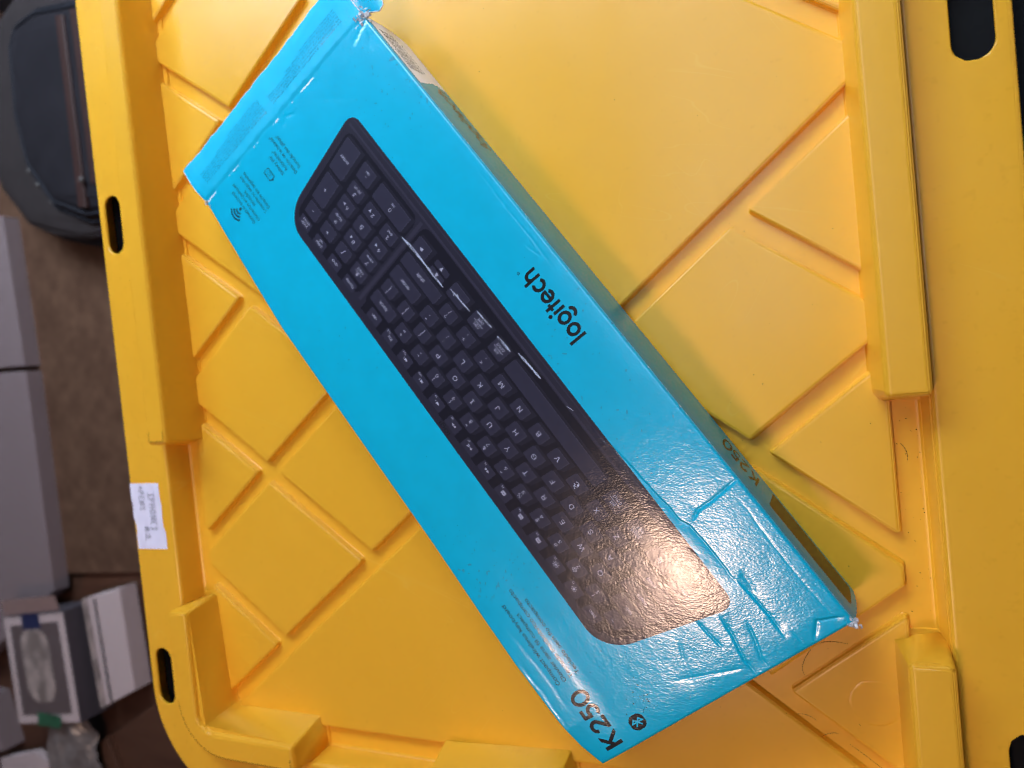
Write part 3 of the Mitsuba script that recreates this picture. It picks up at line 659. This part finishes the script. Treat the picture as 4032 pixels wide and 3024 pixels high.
gl = [place('logi', 2.6, float(pX(-11, 97)), 96.6, 1.4, anchor='l')]
layer(pk + '__maker_mark', gl, 0.08, 'print_black')
layer(pk + '__key_legend', leg, 0.135, 'print_white', label='pale printed key legends')
# pale strips along the raised line, and scuff dots on one key
sc = []
for path, wd in (([(261, 54.9), (250.3, 53.9), (242.5, 53.8), (234.4, 53.7), (226.5, 53.6)], 0.85), ([(223.5, 51.0), (215.8, 50.6), (208, 50.1)], 0.40), ([(206, 47.2), (194.5, 46.3)], 0.45), ([(190, 46.8), (180, 46.2)], 0.75), ([(177, 43.6), (167.5, 42.9), (160.6, 42.6)], 0.75), ([(143, 40.8), (139.5, 39.5)], 0.25), ([(220.5, 51.3), (219.5, 52)], 0.3)):
    q = spline(path, 60); w_ = wd * (0.22 + 0.6 * meshkit.fbm(np.c_[np.linspace(0, 14, 60), np.zeros(60), np.zeros(60)], 3, int(path[0][0]))) * np.clip(np.sin(np.linspace(0.03, 0.97, 60) * math.pi) * 2.2, 0, 1)
    t_ = np.gradient(q, axis=0); n_ = np.stack([-t_[:, 1], t_[:, 0]], -1); n_ /= np.linalg.norm(n_, axis=1, keepdims=True)
    sc.append(tri2d(Polygon(np.vstack([q + n_ * w_[:, None], (q - n_ * w_[:, None])[::-1]])).buffer(0)))
rg = np.random.default_rng(5)
for cx, cy, n_ in ((111.5, 60.5, 9),):
    for _ in range(n_):
        sc.append(tri2d(Point(cx + rg.normal(0, 0.7), cy + rg.normal(0, 0.9)).buffer(abs(rg.normal(0.25, 0.12)) + 0.05, quad_segs=2)))
layer(key + '__pale_mark', sc, 0.15, 'pale_mark', label='pale line across the printed keys')
# dark specks of grime near the corner mark
sp = []
for _ in range(60):
    x, y = rg.normal(17, 5), rg.normal(98, 2.5); sp.append(tri2d(Point(x, y).buffer(abs(rg.normal(0.1, 0.1)) + 0.05, quad_segs=2)))
for _ in range(45): sp.append(tri2d(Point(rg.uniform(3, 350), rg.uniform(2, 130)).buffer(abs(rg.normal(0.1, 0.07)) + 0.05, quad_segs=2)))
layer(key + '__grime', sp, 0.16, 'print_mid'); tag(key + '__grime', kind='stuff'); tag(key + '__pale_mark', kind='stuff')

# fine print on the end flap (paragraphs read along the flap)
fine = []
lines1 = ['the Logitech Logo are trademarks or registered trademarks', 'are trademarks for reference only. © 2025 Logitech, Logi, and', 'trademarks in the U.S. and other countries. The Bluetooth word', 'marks of Logitech Europe S.A. and its affiliates in the United', 'by Logitech is under licence. All other third party marks', 'are the property of their respective owners.']
lines2 = ['© 2025 Logitech, Logi et le logo Logitech sont des marques de commerce', 'ou des marques déposées de Logitech Europe S.A. aux États-Unis et dans', 'd\'autres pays. Battery life may vary based on user and computing', 'conditions. La duración de la batería puede variar según el usuario', 'y las condiciones. A vida útil da pilha pode variar conforme o uso', 'et les conditions d\'utilisation.', 'Todos los derechos reservados.']
def flapdec(v, f, off=0.12):   # v in mm on the flap: x along (from the near corner Y=0 side reading to the rear), y outward
    return flap(1 - v[:, 0] / 135.0, v[:, 1] / 40.0, off), f
for L_, x0, wid in ((lines1, 10, 56), (lines2, 72, 54)):
    for i, s in enumerate(L_):
        wd = wid * (1.0 if i < len(L_) - 2 else 0.72 if i == len(L_) - 2 else 0.5)
        v, f = place(s, 1.25, 0, 0, width=wd)
        # text reads from the rear corner towards the near corner, tops facing the front panel's lower end
        u = np.stack([x0 + v[:, 0], 9.5 + 2.3 * i - v[:, 1] + 1.2], -1)
        fine.append(flapdec(u, f))
m_ = merge(fine); put(key + '__end_flap__fine_print', m_, 'print_small', True)

# --- side panel print
def sdec(v, f, off=0.12):  # v: (X, w)
    h = 0.3; P = side_right(v[:, 0], v[:, 1]); n = np.array([-EY[0], -EY[1], 0.0])
    return P + n * off / 1000, f
def sgrid(poly, off, name, m, **kw):
    v, f = gridded(poly, 2.5); P, f = sdec(v, f, off); put(name, trimesh.Trimesh(P, f, process=False), m, True, **kw)
flipw = lambda g, base: shapely.transform(g, lambda c: np.stack([c[:, 0], base - c[:, 1]], -1))
sgrid(flipw(fitpoly(mw, 30.5, 64.8, 0, 24.5, 1.75), 28.5), 0.10, key + '__side_model_lettering', 'side_black')
sgrid(rrect(3.6, 56.0, 9.0, 34.5, 2.0), 0.10, key + '__side_print_block', 'brown_print', label='dark brown text block on the shaded long side')
sgrid(flipw(fitpoly(lg, lw, 274, 0, 42, 1.45), 29.5), 0.10, key + '__side_brand_lettering', 'side_black')
lab = Polygon([(357.8, 1.2), (313.2, 1.2), (314.5, 8), (317.5, 16), (319.2, 24), (319.8, 31), (321, 39.3), (357.8, 39.3)])
sgrid(lab, 0.09, key + '__barcode_label', 'label_white', label='white barcode label on the side beside the torn end')
bars = []; x = 323.5
rb_ = np.random.default_rng(3)
while x < 351:
    w_ = rb_.choice([0.35, 0.55, 0.9]); bars.append(sbox(x, 3.2, x + w_, 15.5)); x += w_ + rb_.choice([0.35, 0.6, 0.9])
bars += [sbox(325 + 2.4 * i, 17.2, 326.6 + 2.4 * i, 18.8) for i in range(9)]
sgrid(unary_union(bars), 0.15, key + '__barcode_label__barcode', 'bar_black')
# side-wall dust flap that sticks out at the torn corner
dq = np.array([[-32, 99, 21], [-25.5, 90.6, 21.5], [-20.3, 86.8, 21], [-9.8, 85.1, 19.5], [-7.6, 88, 18.5], [-8.4, 92, 18], [-16, 104, 19]], float)
pc = Polygon(dq[:, :2]).buffer(-1.2).buffer(1.2)
v, f = gridded(pc, 2.0)
zz = 21.0 - 0.10 * (v[:, 0] + 32) - 0.02 * (v[:, 1] - 86) + 0.6 * np.sin(v[:, 0] * 0.35 + v[:, 1] * 0.2)
put(key + '__dust_flap', trimesh.Trimesh(np.c_[v, zz] / 1000, f, process=False), 'cyan_card', True, label='small rounded flap sticking out at the torn corner')
put(key + '__dust_flap__lining', trimesh.Trimesh(np.c_[v, zz - 0.6] / 1000, f, process=False), 'kraft', True)
ex = np.array(pc.exterior.coords); ez = 21.0 - 0.10 * (ex[:, 0] + 32) - 0.02 * (ex[:, 1] - 86) + 0.6 * np.sin(ex[:, 0] * 0.35 + ex[:, 1] * 0.2)
put(key + '__dust_flap__torn_edge', tube(np.c_[ex, ez - 0.3] / 1000, 0.00034, 6), 'torn_card', True)
def arrowpoly(): return LineString([(-28, 97), (-23, 93.5), (-20.5, 95.5), (-22, 97.5)]).buffer(0.18)
v, f = tri2d(arrowpoly()); put(key + '__dust_flap__outline_mark', trimesh.Trimesh(np.c_[v, 21.0 - 0.10 * (v[:, 0] + 32) - 0.02 * (v[:, 1] - 86) + 0.6 * np.sin(v[:, 0] * 0.35 + v[:, 1] * 0.2) + 0.15] / 1000, f, process=False), 'pale_mark', True)
# ragged fibres at the worn corners
def rags(center, n, spread, seed, size=1.6):
    g = np.random.default_rng(seed); out = []
    for _ in range(n):
        c = np.array(center) + g.normal(0, 1, 3) * spread
        a = g.normal(0, 1, 3); a /= np.linalg.norm(a); b = np.cross(a, g.normal(0, 1, 3)); b /= np.linalg.norm(b) + 1e-9
        L_ = abs(g.normal(size, size * 0.5)) + 0.4; W_ = abs(g.normal(0.45, 0.25)) + 0.15; t_ = np.linspace(0, 1, 5)
        mid = c + a * (t_[:, None] - 0.5) * L_ + np.cross(a, b) * (np.sin(t_ * 3) * 0.25 * L_)[:, None]
        wv = (W_ * (0.4 + g.random(5)))[:, None]
        out.append(grid_mesh(np.stack([mid - b * wv, mid + b * wv], 1) / 1000))
    return trimesh.util.concatenate(out)
TRc = surf(np.array([BL - 1.0]), np.array([1.0]))[0] * 1000; BRc = surf(np.array([0.6]), np.array([0.8]))[0] * 1000; TLc = surf(np.array([BL - 0.5]), np.array([BW - 0.5]))[0] * 1000
put(key + '__torn_corner', rags(TRc + [-1.5, 2.0, -0.6], 70, np.array([2.0, 2.6, 0.8]), 1, 2.0), 'torn_card', True, label='ragged white torn card at the open corner')
put(key + '__torn_corner_001', rags(BRc + [0.3, -0.3, -0.8], 34, np.array([1.1, 1.0, 0.7]), 2, 1.3), 'torn_card', True, label='frayed white corner at the lower right end')
put(key + '__torn_corner_002', rags(TLc + [0, 0, -0.4], 16, np.array([0.8, 0.8, 0.4]), 3, 0.9), 'torn_card', True)
from scipy.ndimage import zoom as _zoom
# ------------------------------------------------------------------ handwritten paper label on the flange
tp = [(-256.6, -154.2), (-229.6, -154.6), (-229.4, -164), (-228.6, -170), (-229.2, -180), (-228.9, -184), (-227.4, -188), (-227.3, -192), (-227.6, -198.9), (-254.9, -199.0), (-255.2, -190), (-254.2, -186), (-255.0, -181), (-256.3, -177), (-255.9, -170), (-256.6, -164)]
put('paper_label__sheet', terrace([(Polygon(tp), 0.05), (Polygon(tp).buffer(-0.02), 0.28)]), 'paper')
tag('paper_label', 'torn white paper label with handwriting stuck on the lid rim', 'label')
# letters drawn as strokes; local x runs down the sheet (world -y), local y towards world +x
def strokes(L_, x, y, h, w=0.7, wid=0.55):
    G = {'I': [[(0, 1), (1, 1)], [(.5, 1), (.5, 0)], [(0, 0), (1, 0)]], 'P': [[(.1, 0), (.15, 1), (.8, .95), (.85, .6), (.15, .5)]], 'H': [[(.1, 0), (.15, 1)], [(.85, 0), (.85, 1)], [(.1, .5), (.85, .5)]],
         'O': [[(.5, 1), (.1, .6), (.3, .05), (.75, .1), (.9, .6), (.5, 1)]], 'N': [[(.1, 0), (.15, 1), (.85, 0), (.9, 1)]], 'E': [[(.85, 1), (.15, .95), (.1, .05), (.85, 0)], [(.1, .5), (.7, .52)]],
         'S': [[(.85, .9), (.4, 1), (.15, .75), (.7, .4), (.75, .1), (.1, 0)]], '+': [[(.1, .5), (.9, .5)], [(.5, .9), (.5, .1)]], '#': [[(.3, 0), (.4, 1)], [(.7, 0), (.75, 1)], [(.1, .35), (.95, .35)], [(.1, .7), (.95, .7)]],
         '2': [[(.1, .8), (.5, 1), (.85, .75), (.1, .05), (.6, .15), (1.0, .0)]]}
    out = []
    g = np.random.default_rng(len(L_))
    for ch in L_:
        if ch in G:
            for st in G[ch]:
                q = np.array(st) * [w * h, h] + [x, y]; out.append(LineString(q).buffer(wid / 2))
        x += h * w * 1.32; y += g.normal(0, 0.15)
    return unary_union(out)
hand = [strokes('IPHONES', -161.0 + 0, 0, 4.6, 0.62), strokes('+PENS', 0, 0, 4.4, 0.62), strokes('#2', 0, 0, 4.4, 0.75, 0.7)]
def tosheet(g, x, y, tilt): # local (u down, v right) to world
    g = affinity.rotate(g, tilt, origin=(0, 0)); return shapely.transform(g, lambda c: np.stack([x + c[:, 1], y - c[:, 0]], -1))
w1 = tosheet(strokes('IPHONES', 0, 0, 5.4, 0.53, 0.75), -240.2, -161.0, 7 * 0 + 1.5); w2 = tosheet(strokes('+PENS', 0, 0, 4.8, 0.55, 0.75), -248.8, -156.0, 1.0); w3 = tosheet(strokes('#2', 0, 0, 4.4, 0.85, 0.75), -246.6, -183.5, 0)
v, f = tri2d(unary_union([w1, w2, w3])); put('paper_label__handwriting', trimesh.Trimesh(np.c_[v, np.full(len(v), 0.42)] / 1000, f, process=False), 'pencil', label='faint pencil capitals on the paper label')

# ------------------------------------------------------------------ hairs and grit on the lid
PZ = PT + 0.12; CZ = -D + 0.15
HAIRS = [([(195.2, -221.5), (195.9, -226.5), (195.6, -230.5)], 0, 'x')]
def hair(pts, z, label, r_=0.00010):
    q = spline(np.c_[np.array(pts), np.full(len(pts), z)] / 1000, 30); q[:, 2] += 0.0004 * np.sin(np.linspace(0, math.pi, 30))
    k = num('hair'); put(k, tube(q, r_ * np.sin(np.linspace(0.25, math.pi - 0.25, 30)) ** 0.4, 5), 'hair_dark', True, label=label, cat='hair')
hair([(161.0, -257.5), (160.8, -251.5), (165.0, -244.5), (171.0, -241.0), (180.5, -241.5)], CZ, 'long curved dark hair on the lid below the lower right box corner')
hair([(156.3, -274.5), (160.5, -274.2), (164.5, -276.5)], PZ, 'short bent hair in the channel under the box end')
hair([(166.0, -284.0), (169.5, -281.8), (173.2, -281.6)], PZ, 'fine arched hair on the corner panel of the lid')
hair([(177.5, -286.0), (184.0, -290.5), (190.0, -295.5)], PZ, 'straight dark hair lying towards the lower right corner of the lid')
hair([(208.3, -150.5), (210.2, -153.8), (210.5, -158.2)], CZ, 'short curved hair in the right edge channel of the lid')
g_ = np.random.default_rng(12); dl = []
def grit(x, y, z, r_):
    m = trimesh.creation.icosphere(subdivisions=1, radius=1.0); v = m.vertices * (1 + 0.5 * (g_.random((len(m.vertices), 1)) - 0.5)) * [r_, r_ * g_.uniform(0.5, 1.2), r_ * 0.6]
    a = g_.uniform(0, 6.28); c, s = math.cos(a), math.sin(a); v = v @ np.array([[c, -s, 0], [s, c, 0], [0, 0, 1]])
    dl.append((np.array(v) / 1000 + np.array([x, y, z]) / 1000, m.faces))
ar = unary_union(cells)
for _ in range(80):
    if g_.random() < 0.35: x, y = g_.uniform(206.5, 216), g_.uniform(-228, -132)
    elif g_.random() < 0.5: x, y = g_.uniform(120, 200), g_.uniform(-300, 30)
    else: x, y = g_.uniform(-200, 200), g_.uniform(-310, 130)
    on = ar.contains(Point(x, y))
    grit(x, y, PZ if on else CZ, abs(g_.normal(0.07, 0.08)) + 0.06)
put('grit', merge(dl), 'dirt', True, label='tiny dark specks of dirt scattered over the yellow lid', cat='dirt', kind='stuff')

# ------------------------------------------------------------------ things on the floor at the left
fz = FZ
put('carpet', slab(Polygon([(-1250, 700), (-300, 700), (-300, -308), (-1250, -345)]), fz - 3, fz + 4, 1), 'carpet', label='worn brown carpet between the grey boards and the tote', kind='structure')
b1 = Polygon([(-1150, 260), (-822, 170), (-812, -35), (-1150, -23)]); b2 = Polygon([(-1150, -28), (-811, -42), (-806, -345), (-1060, -500), (-1150, -520)])
put('grey_board', slab(b1, fz + 4, fz + 26, 1.2), 'grey_board', label='upper flat grey board behind the dark bag', cat='board', group='grey boards on the floor')
put('grey_board_001', slab(b2, fz + 4, fz + 26, 1.2), 'grey_board', label='lower flat grey board behind the tissue carton', cat='board', group='grey boards on the floor')
put('pale_box', slab(Polygon([(-1150, -500), (-985, -512), (-962, -588), (-1150, -640)]), fz - 4, fz + 28, 2), 'grey_board', label='grey flat box at the left edge of the picture', cat='box')
# dark bag
bx = Polygon([(-560, 92), (-624, 97), (-677, 112), (-719, 131), (-765, 185), (-790, 260), (-775, 340), (-745, 390), (-690, 420), (-560, 400), (-480, 380), (-480, 92)]).buffer(-12).buffer(12, quad_segs=8)
L = [(bx, fz + 5), (bx.buffer(2), fz + 20), (bx.buffer(0), fz + 40), (bx.buffer(-3), fz + 44)]
put('padded_bag__base', terrace(L), 'bag_black', 40)
L = [(bx.buffer(-5), fz + 43), (bx.buffer(-4), fz + 52), (bx.buffer(-7), fz + 60), (bx.buffer(-14), fz + 65), (bx.buffer(-30), fz + 68)]
put('padded_bag__body', terrace(L), 'bag_edge', 50)
pkt = Polygon([(-686, 343), (-672, 362), (-640, 368), (-520, 350), (-520, 118), (-585, 124), (-640, 149), (-678, 200), (-690, 262)]).buffer(-14).buffer(14, quad_segs=10)
L = [(pkt, fz + 66), (pkt.buffer(-1), fz + 76), (pkt.buffer(-6), fz + 80), (pkt.buffer(-18), fz + 82)]
put('padded_bag__pocket', terrace(L), 'bag_fabric', 50)
for o, r_, zz_ in ((1.0, 2.4, fz + 76), (9.0, 2.0, fz + 69)):
    q = np.array(pkt.buffer(o).exterior.coords)[:-1]; put(num('padded_bag__piping'), tube(np.c_[q, np.full(len(q), zz_)] / 1000, r_ / 1000, 8, closed=True), 'bag_black', True)
put('padded_bag__strap', slab(Polygon([(-590, 350), (-577, 347), (-574, 128), (-588, 130)]), fz + 78, fz + 85, 2), 'leather', 40)
put('padded_bag__strap_001', slab(Polygon([(-565, 350), (-550, 347), (-548, 150), (-563, 152)]), fz + 78, fz + 85, 2), 'leather', 40)
for x, y in ((-690, 196), (-677, 176), (-655, 152), (-572, 158)):
    put(num('padded_bag__stud'), trimesh.creation.icosphere(subdivisions=2, radius=0.0032).apply_translation([x / 1000, y / 1000, (fz + 68 if x < -600 else fz + 88) / 1000]), 'steel', True)
tag('padded_bag', 'dark padded bag with rounded piped pocket and brown strap', 'bag')
put('blue_cloth', slab(Polygon([(-800, 480), (-650, 470), (-600, 432), (-660, 440), (-800, 452)]).buffer(6), fz + 5, fz + 60, 8), 'bluegrey', 50, label='folded blue grey cloth behind the dark bag', cat='cloth')
# tissue carton lying flat
TZ = -262.0
tq = Polygon([(-886, -378), (-757, -363), (-747, -510), (-879, -527)])
put('tissue_carton__body', slab(tq, fz, TZ, 0.8), 'carton_grey')
put('tissue_carton__frame', terrace([(tq.buffer(-0.8), TZ + 0.05), (tq.buffer(-0.9), TZ + 0.4)]), 'carton_white')
pic = affinity.scale(tq, 0.80, 0.84)
put('tissue_carton__picture', terrace([(pic, TZ + 0.45), (pic.buffer(-0.1), TZ + 0.7)]), 'carton_pic')
blob = affinity.rotate(affinity.scale(rrect(-30, 30, -50, 50, 24), 1, 1), 4, origin=(0, 0)); blob = affinity.translate(blob, -821, -440)
put('tissue_carton__picture__pale_shape', terrace([(blob, TZ + 0.75), (blob.buffer(-0.1), TZ + 0.95)]), 'carton_pale')
bl_ = affinity.translate(affinity.rotate(sbox(-19, -12, 19, 10), 6, origin=(0, 0)), -826, -378)
put('tissue_carton__blue_tag', terrace([(bl_, TZ + 0.75), (bl_.buffer(-0.1), TZ + 1.0)]), 'blue_print')
ol = np.array([[[-878, -374, TZ + 2], [-760, -360, TZ + 2]], [[-850, -345, TZ + 22], [-735, -333, TZ + 22]]], float)
put('tissue_carton__lid_flap', grid_mesh(_zoom(ol, (4, 4, 1), order=1) / 1000), 'carton_white')
tag('tissue_carton', 'grey carton with pale framed picture and blue tag lying on the floor', 'carton')
wq = Polygon([(-742, -352), (-676, -337), (-668, -470), (-728, -497)])
put('white_carton__body', slab(wq, fz, -300 + 15, 1), 'carton_white')
put('white_carton__edge_fold', slab(Polygon([(-749, -354), (-743, -353), (-729, -498), (-736, -500)]), fz, -283, 1), 'carton_pale')
put('white_carton__shade_or_seam_line', slab(Polygon([(-727, -352), (-724, -352), (-713, -488), (-717, -490)]), -300 + 15, -300 + 16.0, 0.3), 'carton_dark')
tag('white_carton', 'plain white carton beside the tissue carton near the tote', 'carton')
# crumpled clear bag on the brown box
bq = Polygon([(-960, -640), (-830, -590), (-742, -545), (-560, -440), (-480, -440), (-480, -760), (-960, -760)])
put('brown_box__body', slab(bq, fz, -302 + 6, 1), 'wood_dark')
put('brown_box__flap', slab(Polygon([(-742, -545), (-738, -541), (-700, -640), (-706, -642)]), -297, -288, 1), 'wood_dark')
tag('brown_box', 'dark brown flat cardboard box in the lower left corner', 'box')
A_, B_ = np.meshgrid(np.linspace(0, 1, 50), np.linspace(0, 1, 40), indexing='ij')
c00, c10, c11, c01 = np.array([-845, -478]), np.array([-772, -485]), np.array([-745, -600]), np.array([-850, -650])
XYb = (c00 * ((1 - A_) * (1 - B_))[..., None] + c10 * (A_ * (1 - B_))[..., None] + c11 * (A_ * B_)[..., None] + c01 * ((1 - A_) * B_)[..., None])
XYb = XYb + 9 * (meshkit.fbm(np.stack([A_ * 3, B_ * 3, 0 * A_], -1), 3, 21)[..., None] - 0.5)
zb = -283 + 16 * np.sin(np.pi * A_) * np.sin(np.pi * np.clip(B_ * 0.8 + 0.1, 0, 1)) + 22 * (meshkit.fbm(np.stack([A_ * 5, B_ * 4, 0 * A_], -1), 4, 22) - 0.5)
put('plastic_bag__film', grid_mesh(np.concatenate([XYb, zb[..., None]], -1) / 1000), 'film', True)
gp = affinity.translate(rrect(-24, 24, -9, 9, 4), -806, -512)
v, f = gridded(gp, 4); put('plastic_bag__green_print', trimesh.Trimesh(np.c_[v, -258 + 5 * (meshkit.fbm(np.c_[v * 0.09, 0 * v[:, :1]], 3, 2) - 0.5)] / 1000, f, process=False), 'green_print', True)
tag('plastic_bag', 'crumpled clear plastic bag with green print at the tissue carton', 'bag')
put('open_tray', slab(Polygon([(-985, -606), (-900, -585), (-862, -600), (-985, -680)]), -300, -290, 1), 'carton_white', label='white open tray edge at the very bottom left', cat='tray')
